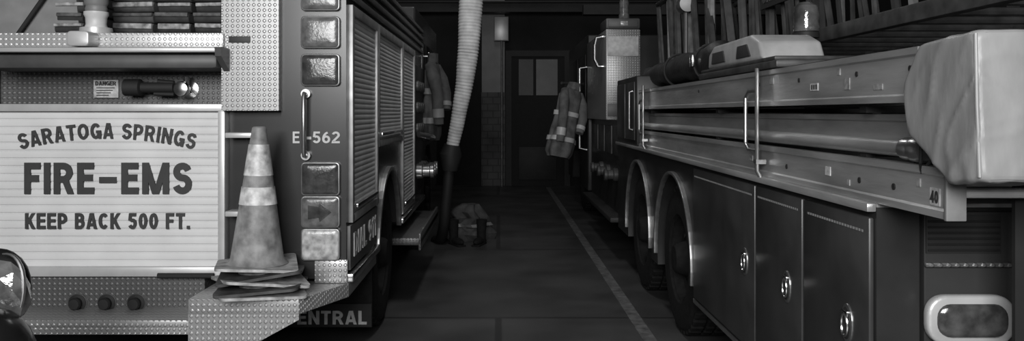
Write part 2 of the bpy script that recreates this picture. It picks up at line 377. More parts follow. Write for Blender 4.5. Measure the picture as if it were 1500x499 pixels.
# corner step wrapping into the side sill
st=[(-1.47,3.88),(-.945,3.88),(-.775,4.25),(-.775,5.2),(-.9,5.2),(-.9,4.3),(-1.47,4.3)]
MB().prism(st,'z',.545,.618,.004).prism([(-1.47,.38),(-1.2,.38),(-.945,.52),(-.945,.56),(-1.47,.56)],'y',3.882,3.905).box(-1.47,-1.13,4.2,4.6,.5,.56).build('corner_step',M['plate'],E)
st2=[(-4.06-p[0],p[1]) for p in [(-1.47,3.88),(-.945,3.88),(-.79,4.25),(-.79,4.3),(-1.47,4.3)]]; MB().prism(st2,'z',.545,.62,.004).build('corner_step',M['plate'],E)
MB().box(-.95,-.78,4.235,4.25,.62,.74,.003).build('kick_plate',M['plate'],E)
# upper recess and ledge
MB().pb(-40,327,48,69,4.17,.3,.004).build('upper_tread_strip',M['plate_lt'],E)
MB().pb(-40,322,69,76,4.08,.4,.006).build('ledge',M['frame'],E)
MB().pb(-40,318,78,101,4.13,.32,.025).build('shutter_housing',M['steel'],E)
MB().prism([(4.06,wz(69,4.08)),(4.45,wz(69,4.08)),(4.45,wz(150,4.2)),(4.3,wz(120,4.2)),(4.07,wz(82,4.08))],'x',wx(318,4.1),wx(327,4.1)).build('ledge_bracket',M['steel'],E)
pl=MB().pb(137,173,117,143,4.43,.02,.001).build('warning_placard',M['sticker'],E)
rear_text('DANGER',140,170,119,125,4.428,M['letter'],pl)
b=MB()
for i in range(4): b.pb(141,168-3*i,128+i*3.6,129.2+i*3.6,4.427,.002)
b.build('print_lines',M['letter'],pl)
b=MB().tube([(wx(182,4.35),4.36,wz(128,4.35)),(wx(205,4.35),4.36,wz(128,4.35)),(wx(207,4.35),4.36,wz(128,4.35)),(wx(254,4.35),4.36,wz(128,4.35))],[.045,.045,.028,.028],16)
b.tube([(wx(230,4.35),4.36,wz(119,4.35)),(wx(254,4.35),4.36,wz(121,4.35))],.012); b.tube([(wx(225,4.35),4.36,wz(137,4.35)),(wx(254,4.35),4.36,wz(138,4.35))],.012)
b.box(wx(185,4.35),wx(200,4.35),4.36,4.46,wz(132,4.35),wz(124,4.35))
b.build('hand_tool',M['black'],E)
b=MB().lathe([(.05,0),(.05,.01),(.022,.015),(.022,.08),(.036,.09),(.042,.11),(.036,.135),(0,.145)],(wx(275,4.42),4.45,wz(131,4.42)),(0,-1,0)); b.tube([(wx(276,4.4),4.38,wz(137,4.4)),(wx(276,4.4),4.37,wz(112,4.4))],.014)
b.build('valve_knob',M['chrome'],E)
# hose bed
MB().box(-2.93,-1.42,4.45,8.4,1.85,1.93).box(-2.93,-1.42,7.0,7.05,1.93,2.5).build('hose_bed',M['black'],E)
MB().prism([(-2.93,1.93),(-2.3,1.93),(-2.34,2.35),(-2.93,2.35)],'y',4.5,4.53).build('hose_bed_divider',M['grey'],E)
MB().tube([(-2.62,4.47,1.93),(-2.36,4.47,2.3)],.012).build('divider_rope',M['black'],E)
# lamp column
for i,(q0,q1,m) in enumerate(((-30,16,'lens'),(24,71,'lens'),(79,126,'lens_dk'),(237,286,'lens_dk'),(286.5,333,'lens'),(334,381,'lens_lt'))):
    cx=wx(470,4.24); cz=wz((q0+q1)/2,4.24); w=.101; h=(q1-q0)/2*4.24/F
    t=MB().prism(rrect(cx-w,cx+w,cz-h,cz+h,.02),'y',4.224,4.26,.004).build('tail_lamp',M['bezel'],E)
    domed(cx,cz,w-.006,h-.005,.018,4.226,.014).build('lens',M[m],t)
    if i==4:
        MB().prism([(cx+.06,cz),(cx+.0,cz+.05),(cx-.005,cz+.028),(cx-.06,cz+.036),(cx-.06,cz-.036),(cx-.005,cz-.028),(cx+.0,cz-.05)],'y',4.209,4.216,.001).build('arrow',M['lens_dk'],t)
b=MB()
for tx,p0,p1 in (('E',429,439),('562',458,498)): b.text(tx,(p1-p0)*4.247/F,17*4.247/F,frontM(wx((p0+p1)/2,4.247),4.247,wz(201,4.247)),.17)
b.pb(449,456,200,204,4.244,.006); b.build('lettering',M['white'],E)
x=wx(444,4.17); rl=MB().tube([(x,4.25,wz(137,4.2)),(x,4.19,wz(137,4.2)),(x,4.18,wz(142,4.2)),(x,4.18,wz(223,4.2)),(x,4.19,wz(228,4.2)),(x,4.25,wz(228,4.2))],.0105,12).build('grab_rail',M['dkchrome'],E)
for py in (137,228): MB().cyl((x,4.25,wz(py,4.2)),(0,-1,0),.024,.03).build('rail_foot',M['dkchrome'],rl)
# side shutters
for y0,y1,z0,n in ((4.37,5.2,.96,36),(5.32,6.55,1.32,26),(6.67,7.5,.72,44)):
    s_=MB().prism(slats(z0,2.02,n,XR-.004,1,.004,.01),'y',y0,y1).build('side_shutter',M['shutter2'],E)
    f=MB(); f.box(-.80,-.766,y0-.05,y0,z0-.04,2.07,.003); f.box(-.80,-.766,y1,y1+.05,z0-.04,2.07,.003); f.box(-.80,-.766,y0,y1,2.02,2.07,.003); f.box(-.80,-.766,y0,y1,z0-.04,z0,.003)
    f.build('frame',M['alu_dk'],s_)
    MB().box(-.775,-.755,y0+.05,y1-.05,z0+.03,z0+.05,.003).build('pull_bar',M['chrome'],s_)
for z in (2.1,2.17,2.24,2.31): MB().box(-.79,-.765,Y0,8.4,z,z+.03,.004).build('ribbed_top_trim',M['alu_dim'],E)
MB().box(-.79,-.77,Y0+.02,5.2,.68,.91,.003).build('lower_side_panel',M['steel'],E)
MB().text('DIAL 911',.78,.125,rightsideM(-.766,4.74,.80),.17).build('lettering',M['sidelet'],E)
for y0,y1 in ((Y0,5.22),(6.5,8.4)): MB().box(-.81,-.75,y0,y1,.62,.665,.008).build('rub_rail',M['chrome'],E)
MB().prism(ring(5.85,.5,.585,.62,.2,PI-.2),'x',-.80,-.76,.004).build('wheel_arch_trim',M['archtrim'],E)
wheel(E,5.85,-.82,1); wheel(E,5.85,-3.24,-1); wheel(E,10.0,-.87,1); wheel(E,10.0,-3.15,-1)
mf=MB().box(-1.36,-.79,5.12,5.14,.16,.545).build('mud_flap',M['rubber'],E)
MB().box(-1.36,-.79,5.108,5.12,.165,.31,.002).build('name_strip',M['strip'],mf)
MB().text('CENTRAL',.51,.085,frontM(-1.075,5.106,.225),.2).build('lettering',M['flaplet'],mf)
# pump panel and cab
pp=MB().box(-.8,-.77,7.6,8.38,.75,1.95,.01).build('pump_panel',M['dim'],E)
for k in range(4):
    for j in range(3): MB().lathe([(.05,0),(.05,.02),(.04,.025),(0,.022)],(-.77,7.72+k*.18,1.75-j*.2),(1,0,0),18).build('gauge',M['alu_dim'],pp)
for k in range(3): MB().lathe([(.07,0),(.07,.05),(.055,.06),(.055,.12),(.065,.13),(.065,.16),(0,.165)],(-.77,7.75+k*.23,.95),(1,0,0),20).build('outlet',M['dkchrome'],pp)
MB().tube([(-.74,7.6,1.3),(-.66,7.7,1.28),(-.66,8.3,1.25),(-.74,8.38,1.25)],.025).build('pipe',M['dkchrome'],pp)
MB().box(-.9,-.62,6.55,8.4,.44,.5,.01).box(-.64,-.62,6.55,8.4,.4,.54,.004).build('running_board',M['plate_dk'],E)
cb=MB().prism([(8.45,.5),(9.45,.5),(9.5,.9),(9.75,1.1),(10.25,1.1),(10.5,.9),(10.55,.5),(11.4,.5),(11.5,1.4),(11.35,2.6),(8.45,2.6)],'x',-3.2,-.86,.02).build('cab',M['red'],E)
for y0,y1 in ((8.95,9.45),(9.7,11.1)): MB().box(-.87,-.85,y0,y1,1.5,2.3,.01).build('window',M['pane'],cb)
MB().tube([(-.86,8.5,1.0),(-.8,8.5,1.02),(-.8,8.5,2.2),(-.86,8.5,2.22)],.018).build('handrail',M['dkchrome'],cb)
MB().tube([(-.86,8.72,2.1),(-.74,8.72,2.1),(-.74,8.72,2.14)],.012).build('coat_hook',M['dkchrome'],cb)
# things on engine
for i,(p0,p1,m,n,lab) in enumerate(((81,124,'hose',5,'dark folded fire hose left of the pale nozzle in the hose bed'),(164,226,'hose2',6,'folded grey fire hose just right of the pale nozzle'),(228,281,'hose',6,'folded dark fire hose in the middle of the three right of the nozzle'),(283,326,'hose',5,'folded dark fire hose against the tread plate panel in the hose bed'))):
    b=MB(); x0=wx(p0,4.5); x1=wx(p1,4.5); h=None; ed=[]
    for k in range(n+2):
        z=1.934+k*.058; off=random.uniform(-.02,.02); xa=x0+random.uniform(0,.012); xb=x1-random.uniform(0,.012); tl_=random.uniform(-.02,.02)
        Mx=Matrix.Translation(((x0+x1)/2,5,z))@Matrix.Rotation(tl_,4,'Y')@Matrix.Translation((-(x0+x1)/2,-5,-z))
        b.prism(rrect(4.5+off,6.4+off,z+.002,z+.055,.026,6),'x',xa,xb,.004,Mx)
        e=MB(); u=random.uniform(.016,.032); e.prism(rrect(4.486+off,4.6+off,z+.055-u,z+.056,.0065,3),'x',xa+.002,xb-.002,.002,Mx); ed.append((e,'hosepale' if (k*7+i*3)%3!=1 else 'hosefold'))
    h=b.build('folded_hose',M[m]); tag(h,lab,'fire hose','folded hoses in the hose bed')
    for e,mm in ed: e.build('fold',M[mm],h)
nz=thing('hose_nozzle','squat pale hose nozzle on the bright ledge with a grey hose end above','nozzle',(wx(141,4.25),4.25,wz(48,4.17)))
zb=wz(48,4.17); o=(wx(141,4.25),4.25,zb)
MB().lathe([(0,0),(.068,0),(.068,.03),(.056,.034),(.05,.05),(.052,.085),(.06,.10),(.06,.115),(0,.115)],o).build('barrel',M['nozzle'],nz)
MB().lathe([(.056,.0),(.078,.0),(.08,.018),(.078,.032),(.056,.032)],o).build('bumper_ring',M['frame'],nz)
MB().lathe([(0,.115),(.05,.115),(.054,.13),(.05,.145),(.058,.16),(.06,.32),(0,.32)],o).build('hose_end',M['grey'],nz)
MB().prism(rrect(o[0]-.055,o[0]+.055,zb-.075,zb+.0,.02),'y',4.06,4.17,.006).build('mount_block',M['frame'],nz)
# ------------------------------------------------------------------ traffic cones
CZ=.62
def cr(h): return .132-(.132-.034)*h/.67
def cone_base(ph,amp,wd):
    mb=MB()
    P=rrect(-wd,wd,-wd,wd,.03,4)
    t=bmesh.new(); rings=[]
    for zz in (0,.013):
        for sc in (1.0,.75,.5):
            rings.append([t.verts.new((x*sc,y*sc,zz+amp*((x*sc)**2+(y*sc)**2)/(wd*wd)*math.sin(2*math.atan2(y,x)+ph)+.004*noise.noise(Vector((x*9+ph,y*9,0)))*sc)) for x,y in P])
    n=len(P); order=[2,1,0,3,4,5]
    for a,b in zip(order,order[1:]):
        A,B=rings[a],rings[b]
        for k in range(n): t.faces.new([A[k],A[(k+1)%n],B[(k+1)%n],B[k]])
    t.faces.new(rings[2][::-1]); t.faces.new(rings[5])
    return mb._add(t)
cone=thing('traffic_cone','scuffed grey traffic cone with two white collars on top of the cone stack','traffic cone',(0,0,0),'stacked traffic cones')
base0=cone_base(0,.006,.19).build('base',M['conebase'],cone)
MB().lathe([(.15,.012),(.138,.02),(cr(.04),.04),(cr(.67),.67),(cr(.67)-.006,.676),(cr(.67)-.012,.67),(cr(.05)-.004,.04)],(0,0,0),(0,0,1),40).build('cone_body',M['cone'],cone)
for a,b_ in ((.30,.385),(.44,.59)):
    MB().lathe([(cr(a)+.0005,a),(cr(a)+.003,a),(cr(b_)+.003,b_),(cr(b_)+.0005,b_)],(0,0,0),(0,0,1),40).build('collar',M['collar'],cone)
labs=['lowest traffic cone of the stack, its pale base on the rear step','second lowest traffic cone of the stack, with a dark base','third lowest traffic cone of the stack, with a pale base','fourth cone of the stack, its dark base just under the top cone']
pose=[(.016,-.0,.0,.0,.36,1.,.007,.2,'conebase'),(.03,-.02,.0,-.02,.1,2.2,.009,.195,'conebase2'),(.012,.0,.0,.03,.5,.3,.012,.2,'conebase'),(.026,-.012,.0,-.03,.2,3.3,.01,.195,'conebase2')]
for i in range(4):
    c=copy_tree(cone); dx,dy,rx,ry,rz,ph,amp,wd,mm=pose[i]; c.location=(-1.176+dx,4.0+dy,CZ+.031*i+.008); c.rotation_euler=(rx,ry,rz); c['label']=labs[i]
    for ch in c.children:
        if ch.name.startswith('base'):
            nb=cone_base(ph,amp,wd).build('temporary',M[mm]); ch.data=nb.data; bpy.data.objects.remove(nb)
        else: ch.scale=(.76,.76,.92)
cone.location=(-1.178,4.0,CZ+.031*4+.012); cone.rotation_euler=(0.0,.015,.28)
# ------------------------------------------------------------------ lower-left lamp
lx=wx(-4,3.0)
L=thing('work_light','dark rounded work light with glassy lens and chrome rim at the lower left corner','work light',(lx,3.0,0))
MB().lathe([(0,0),(.2,0),(.2,.02),(.05,.05),(.03,.08),(.03,.55),(0,.55)],(lx,3,0)).build('stand',M['black'],L)
MB().ball((lx+.005,2.93,.615),(.165,.15,.19)).build('bumper',M['gloss'],L)
MB().ball((lx-.03,3.06,.85),(.12,.06,.145)).build('housing',M['gloss'],L)
gl=MB().ball((lx+.01,3.02,.84),(.105,.06,.12),Matrix.Rotation(-.25,4,'Y'),2,.12).build('glass',M['glassy'],L)
for f in gl.data.polygons: f.use_smooth=False
MB().tube([(lx+.005+.112*math.sin(t),2.965+.03*math.cos(t),.85+.13*math.cos(t)+.02*math.sin(2*t)) for t in [PI*k/20 for k in range(1,13)]],[.003+.005*math.sin(PI*k/12) for k in range(12)],8).build('rim',M['dkchrome'],L)
# ------------------------------------------------------------------ RIGHT: ladder truck
T=thing('ladder_truck','dark ladder truck in side view on the right with tandem rear wheels and compartment doors','fire truck',(2.4,8,0))
R0=2.6
def arch2(cy,r,zb,cz=.5,n=18):
    a=math.asin((zb-cz)/r); return [(cy+r*math.cos(t),cz+r*math.sin(t)) for t in [PI-a-(PI-2*a)*k/n for k in range(n+1)]]
sp=[(R0,.36)]+arch2(5.6,.58,.36)+arch2(7.0,.58,.36)+[(8.2,.36),(8.2,1.2),(R0,1.2)]
MB().prism(sp,'x',1.2,1.5).prism(sp,'x',3.35,3.65).box(1.5,3.35,R0,8.2,.6,1.2).build('body',M['red2'],T)
MB().box(1.55,3.3,3,13.5,.4,.6).build('chassis_frame',M['black'],T)
MB().box(1.2,3.65,R0,8.2,1.2,1.212).box(1.17,1.2,R0,8.2,1.185,1.212,.004).build('top_ledge',M['alu'],T)
for y0,y1,hy in ((3.785,4.97,3.92),(3.195,3.765,3.35),(2.615,3.175,2.77)):
    dr=MB().box(1.182,1.2,y0,y1,.385,1.165,.006).build('compartment_door',M['red3'],T)
    b=MB(); n=int((y1-y0-.06)/.022)
    for k in range(n):
        yy=y0+.04+k*.022; b.box(1.1805,1.183,yy,yy+.014,1.114,1.122)
    b.build('dotted_pin_stripe',M['dash'],dr)
    MB().prism(circ(hy,.79,.044,.066),'x',1.176,1.184,.002).build('latch',M['dkchrome'],dr)
    MB().prism(circ(hy,.79,.034,.054),'x',1.174,1.178).build('latch_pan',M['dim'],dr)
    MB().tube([(1.170,hy+.024*math.cos(2*PI*k/20),.785+.038*math.sin(2*PI*k/20)) for k in range(20)],.005,8,True).box(1.168,1.176,hy-.024,hy+.024,.815,.833,.002).build('ring_handle',M['chrome'],dr)
MB().box(1.185,1.2,R0,4.99,.345,.372,.004).build('lower_trim',M['dkchrome'],T)
for cy in (5.6,7.0):
    MB().prism(ring(cy,.5,.578,.600,-.1,PI+.1),'x',1.172,1.205,.004).build('wheel_arch_trim',M['archtrim'],T)
    wheel(T,cy,1.23,-1); wheel(T,cy,3.64,1)
wheel(T,12.6,1.3,-1); wheel(T,12.6,3.5,1)
# rear face
MB().box(1.335,3.5,2.57,2.6,.4,1.19,.006).build('rear_panel',M['black'],T)
lv=MB().box(1.34,1.575,2.566,2.571,1.06,1.18)
for k in range(6): lv.prism([(2.57,1.065+k*.018),(2.56,1.068+k*.018),(2.57,1.078+k*.018)],'x',1.345,1.57)
lv.build('louvres',M['black'],T)
MB().box(1.335,1.62,2.555,2.57,1.018,1.032,.003).build('trim_strip',M['plate_dk'],T)
tl=MB().prism(rrect(1.330,1.605,.780,.934,.058),'y',2.535,2.572,.012).build('tail_lamp',M['frame'],T)
domed(1.4675,.857,.110,.052,.042,2.537,.02).build('lens',M['lens_gl'],tl)
# ladder rack
for y in (2.75,4.6,6.6):
    b=MB()
    b.box(1.42,1.47,y,y+.05,1.212,1.70); b.box(2.1,2.15,y,y+.05,1.212,1.70)
    for z in (1.352,1.50): b.box(1.235,2.15,y,y+.05,z,z+.022)
    b.build('ladder_rack',M['dim'],T)
def rail(mb,x0,x1,y0,y1,z0,z1):
    t=.02; i=.008
    mb.prism([(x0,z0),(x1,z0),(x1,z0+t),(x1-i,z0+t+.006),(x1-i,z1-t-.006),(x1,z1-t),(x1,z1),(x0,z1),(x0,z1-t),(x0+i,z1-t-.006),(x0+i,z0+t+.006),(x0,z0+t)],'y',y0,y1)
    return mb
def ladder(label,xa,xb,y0,y1,z0,z1,m,extra=None):
    t=thing('ladder',label,'ladder',((xa+xb)/2,y0,z0),'ladders racked on the truck side')
    rl=rail(MB(),xa,xa+.045,y0,y1,z0,z1).build('rail',m,t); rail(MB(),xb-.045,xb,y0,y1,z0,z1).build('rail',m,t)
    n=int((y1-y0-.2)/.34); zc=(z0+z1)/2
    for k in range(n+1):
        y=y0+(.1 if not extra else extra)+k*.34
        MB().tube([(xa+.03,y,zc),(xb-.03,y,zc)],.014,10).build('rung',M['nozzle'] if (extra and k==0) else m,t)  # lowest ladder's first rung is pale: chrome's bright reflection painted as colour
    return t,rl
LU,RU=ladder('uppermost aluminium ladder on the truck, its end tucked under the pale cover',1.2,1.72,2.345,7.0,1.53,1.69,M['alu'])
LM,RM_=ladder('shaded middle aluminium ladder behind the long metal pole',1.285,1.72,2.40,7.0,1.376,1.495,M['alu'])
LL,RL=ladder('lowest aluminium ladder resting on the truck ledge, marked 40 at its end',1.2,1.72,2.2,7.0,1.213,1.35,M['alu'],.03)
for px in (1330,1252,1168,1110,1022): MB().cyl((1.2085,ys(px,1.2),1.63),(-1,0,0),.009,.004,14).build('bolt',M['black'],RU)
for px,w,hh,z,mm in ((1190,.075,.014,1.598,'sticker'),(1238,.04,.02,1.60,'sticker2'),(1226,.02,.012,1.645,'sticker2'),(1128,.05,.014,1.64,'sticker2'),(1283,.06,.009,1.582,'sticker2')):
    lb=MB().box(1.2055,1.2085,ys(px,1.2)-w/2,ys(px,1.2)+w/2,z-hh,z+hh).build('rail_label',M[mm],RU)
    if mm=='sticker':
        b=MB()
        for k in range(3): b.box(1.2045,1.206,ys(px,1.2)-.03+k*.021,ys(px,1.2)-.018+k*.021,z-.009,z+.009)
        b.build('label_print',M['letter'],lb)
for px,w,hh,z,mm in ((1210,.045,.016,1.287,'sticker'),(1366,.05,.024,1.268,'sticker'),(1240,.02,.01,1.26,'sticker2'),(1342,.02,.012,1.30,'sticker2'),(1098,.05,.012,1.285,'sticker2')):
    lb=MB().box(1.2055,1.2085,ys(px,1.2)-w/2,ys(px,1.2)+w/2,z-hh,z+hh).build('rail_label',M[mm],RL)
    if px==1366: MB().text('40',.04,.034,leftsideM(1.2048,ys(1366,1.2),1.268),.2,None,.001).build('lettering',M['letter'],lb)
for px in (1256,1306,1150): MB().cyl((1.2085,ys(px,1.2),1.275),(-1,0,0),.01,.004,14).build('bolt',M['black'],RL)
MB().box(1.195,1.25,2.185,2.2,1.21,1.355,.003).build('end_cap',M['alu_dk'],LL)
PO=thing('metal_pole','long polished metal pole with knobbed end between the ladders','pole',(1.232,2.36,1.36))
MB().tube([(1.232,2.46,1.392),(1.232,7.0,1.392)],.026,18).build('shaft',M['alu'],PO)
MB().lathe([(0,0),(.03,0),(.038,.015),(.038,.05),(.03,.06),(.034,.07),(.034,.11),(.026,.12)],(1.232,2.36,1.392),(0,1,0),20).build('end_fitting',M['dkchrome'],PO)
# latches on the ladder side
for y,zt in ((3.69,1.70),(6.6,1.72)):
    b=MB()
    b.tube([(1.185,y,1.2),(1.165,y,1.24),(1.165,y,zt)],.010,10)
    b.tube([(1.165,y,1.60),(1.165,y+.12,1.60),(1.165,y+.17,1.57),(1.165,y+.17,1.36),(1.165,y+.12,1.33),(1.165,y,1.33)],.009,10)
    b.box(1.155,1.2,y-.02,y+.02,1.27,1.29); b.build('ladder_latch',M['dkchrome'],T)
# cover: boxy vinyl bag, flat front, clear vertical corner, soft creases
P=[(2.30,1.44),(2.335,1.575),(2.25,1.688),(1.975,1.70),(1.955,1.335),(2.10,1.318)]
mb=MB().prism(P,'x',1.15,1.98,.014,None,3)
bmesh.ops.triangulate(mb.bm,faces=list(mb.bm.faces))
for _ in range(6):
    bmesh.ops.subdivide_edges(mb.bm,edges=[e for e in mb.bm.edges if e.calc_length()>.018],cuts=1)
    bmesh.ops.triangulate(mb.bm,faces=[f for f in mb.bm.faces if len(f.verts)>3])
for _ in range(2): bmesh.ops.smooth_vert(mb.bm,verts=mb.bm.verts,factor=.5,use_axis_x=True,use_axis_y=True,use_axis_z=True)
mb.bm.normal_update()
nr=[(v,v.normal.copy()) for v in mb.bm.verts]
def ridge(c,sx,sy,sz,ph):
    q=noise.noise(Vector((c.x*sx+ph,c.y*sy-ph,c.z*sz))); return max(0,1-abs(q)*3.6)**2
for v,nv in nr:
    c=v.co
    top=max(0,min(1,(c.z-1.34)/.07))
    w1=ridge(c+Vector((c.z*.6,c.z*.5,0)),5,6,2.5,1.7); w2=ridge(c+Vector((-c.z*.8,c.z*.5,0)),4,7,3,7.3)
    pleat=math.sin(70*(c.x-c.y*1.1)+2*noise.noise(c*6))*(1-top)
    v.co+=nv*(.0034*w1+.0028*w2+.002*pleat+.0025*noise.noise(c*4))
cvr=mb.build('ladder_cover',M['vinyl']); tag(cvr,'pale wrinkled vinyl cover wrapped over the ladder ends','cover')
for f in cvr.data.polygons: f.use_smooth=True
for e in cvr.data.edges: e.use_edge_sharp=False
MB().tube([(1.153,1.962,1.345),(1.152,1.972,1.52),(1.153,1.979,1.692)],.0045,8).build('seam',M['vinyl'],cvr)
MB().tube([(1.18,2.285,1.43),(1.19,2.31,1.36),(1.2,2.33,1.33),(1.22,2.3,1.37)],.005,8).build('tie_cord',M['black'],cvr)
MB().box(1.47,1.56,2.33,2.345,.85,1.33).build('strap',M['black'],T)
# tray and loads
MB().box(1.25,1.8,2.7,7.0,1.69,1.70).build('tray',M['dim'],T)
b=MB(); pts=[(1.40,5.0+k*.13,1.825+.008*math.sin(k)) for k in range(21)]; rs=[.06]+[.118-.0016*k+.007*math.sin(k*1.7) for k in range(1,20)]+[.05]
b.tube(pts,rs,22); ro=b.build('rolled_tarp',M['tarp']); tag(ro,'black rolled tarp strapped on top of the ladders','tarp')
for y in (5.35,6.3): MB().tube([(1.40+.124*math.cos(2*PI*k/24),y,1.825+.124*math.sin(2*PI*k/24)) for k in range(24)],.009,8,True).build('strap',M['black'],ro)
MB().box(1.255,1.275,5.31,5.39,1.80,1.88,.006).build('buckle',M['chrome'],ro)
bo=MB().box(1.22,1.62,3.6,5.0,1.70,1.735,.01).box(1.23,1.61,3.65,4.98,1.735,1.755,.008).build('flat_board',M['slat']); tag(bo,'flat dark board under the pale windowed case on top of the ladders','board')
cs=thing('equipment_case','pale low plastic case with two dark panels on the flat board','case',(1.42,4.4,1.755))
MB().prism([(3.94,1.757),(4.97,1.757),(4.95,1.85),(4.84,1.892),(4.14,1.895),(4.0,1.85)],'x',1.27,1.58,.02).build('shell',M['case'],cs)
for q in ([(4.12,1.785),(4.36,1.785),(4.34,1.85),(4.18,1.85)],[(4.58,1.785),(4.86,1.785),(4.84,1.85),(4.62,1.85)]): MB().prism(q,'x',1.263,1.275,.003).build('dark_panel',M['letter'],cs)
# beacon, lamps
bc=MB().lathe([(0,0),(.05,0),(.05,.01),(.018,.02),(.018,.2),(.07,.21),(.07,.24),(0,.24)],(1.69,4.5,1.70)).build('beacon',M['dim'],T)
MB().lathe([(.05,.24),(.066,.245),(.07,.27),(.066,.3),(.07,.33),(.066,.36),(.06,.385),(.035,.405),(0,.41)],(1.69,4.5,1.70)).build('dome',M['glassy'],bc)
# aerial ladder
ar=MB().box(1.75,2.85,7.6,9.4,1.212,1.88,.02).build('aerial_ladder',M['dim'],T)
for x in (1.85,2.75):
    MB().box(x-.03,x+.03,2.45,9.5,1.90,1.98,.008).build('beam',M['slat'],ar)
    MB().tube([(x,2.45,2.75),(x,9.5,2.75)],.03,12).build('hand_rail',M['slat'],ar)
    y=2.55
    while y<9.4:
        dz=random.uniform(-.10,.22); w_=random.choice((.014,.02,.034)); xo=x+random.uniform(-.015,.015)
        MB().tube([(xo,y,1.96),(xo,y+.1+dz,2.75)],w_,6).build('upright',M[random.choice(('alu_dim','slat','slat','alu_dim','alu_dk') if y>4.9 else ('slat','slat','dim'))],ar); y+=random.uniform(.09,.34)
for k in range(20): MB().tube([(1.85,2.6+k*.35,1.95),(2.75,2.6+k*.35,1.95)],.02,8).build('rung',M['slat'],ar)
sg=MB().box(1.79,1.805,4.2,5.6,2.2,2.4).build('sign_plate',M['black'],ar)
MB().text('SARATOGA SPRINGS',1.3,.11,leftsideM(1.788,4.9,2.29),.17).build('lettering',M['steel'],sg)
wl=MB().lathe([(0,0),(.05,.02),(.08,.09),(.085,.12),(0,.125)],(1.78,7.7,2.52),(0,1,0)).tube([(1.78,7.78,2.46),(1.78,7.78,1.87)],.02)
wl=wl.build('work_lamp',M['dkchrome'],T); MB().lathe([(.0,-.02),(.05,-.015),(.075,0)],(1.78,7.7,2.525),(0,1,0)).build('lens',M['white'],wl)
# forward compartment, pump bay, cab
fc=MB().box(1.19,1.7,7.05,8.2,1.212,1.82,.012).build('front_compartment',M['red2'],T)
for y0,y1 in ((7.12,7.6),(7.66,8.14)): MB().box(1.18,1.19,y0,y1,1.26,1.77,.004).build('compartment_door',M['red3'],fc)
MB().tube([(1.18,7.2,1.35),(1.15,7.2,1.36),(1.15,7.2,1.68),(1.18,7.2,1.69)],.009).build('handle',M['dkchrome'],fc)
pbay=MB().box(1.25,3.5,8.2,11,.45,1.42).build('pump_bay',M['red2'],T)
for k in range(3): MB().lathe([(.07,0),(.07,.04),(.05,.05),(.05,.1),(.06,.11),(.06,.14),(0,.145)],(1.25,8.6+k*.6,.85),(-1,0,0),18).build('outlet',M['slat'],pbay)
for k in range(4): MB().box(1.235,1.25,8.35+k*.62,8.85+k*.62,1.05,1.36,.004).build('panel',M['slat'],pbay)
MB().box(1.12,1.6,8.2,10.9,.4,.45,.01).build('running_board',M['dim'],T)
cab=MB().prism([(11,.45),(11.9,.45),(12,.9),(12.3,1.12),(12.9,1.12),(13.2,.9),(13.3,.45),(14,.45),(14.1,1.3),(13.9,2.55),(11,2.55)],'x',1.2,3.6,.02).build('cab',M['red2'],T)
for y0,y1 in ((11.2,12.1),(12.3,13.5)): MB().box(1.185,1.2,y0,y1,1.5,2.3,.01).build('window',M['pane'],cab)
MB().tube([(1.2,11.1,1.0),(1.1,11.1,1.02),(1.1,11.1,2.1),(1.2,11.1,2.12)],.02).build('handrail',M['dkchrome'],cab)
ct=MB().box(1.18,1.56,9.0,10.9,1.42,2.42,.015).build('equipment_cabinet',M['plate_cab'],T)
MB().box(1.2,1.54,8.985,9.0,2.12,2.34,.006).build('white_panel',M['sidelet'],ct)
MB().box(1.2,1.54,8.988,9.0,1.46,1.6,.004).build('lower_panel',M['steel'],ct)
MB().box(1.18,1.56,9.0,9.5,2.42,2.54,.02).box(1.21,1.53,8.985,9.0,2.44,2.52,.004).build('lamp_box',M['steel'],ct)
MB().box(1.34,1.42,8.98,9.0,2.455,2.505,.004).build('lamp',M['lens_lt'],ct)
MB().tube([(1.2,9.2,2.36),(1.1,9.2,2.34),(1.08,9.2,2.25),(1.08,9.2,2.1),(1.12,9.2,2.02),(1.19,9.2,2.02)],.018,10).build('grab_handle',M['chrome'],ct)
MB().lathe([(0,0),(.06,0),(.06,.06),(.05,.08),(.055,.2),(.035,.27),(0,.28)],(1.42,9.25,2.54)).build('roof_lamp',M['lens'],ct)
MB().tube([(1.2,11.4,1.9),(.85,11.02,1.9)],.018).tube([(1.2,11.4,1.4),(1.03,11.22,1.88)],.012).build('mirror_arm',M['steel'],T)
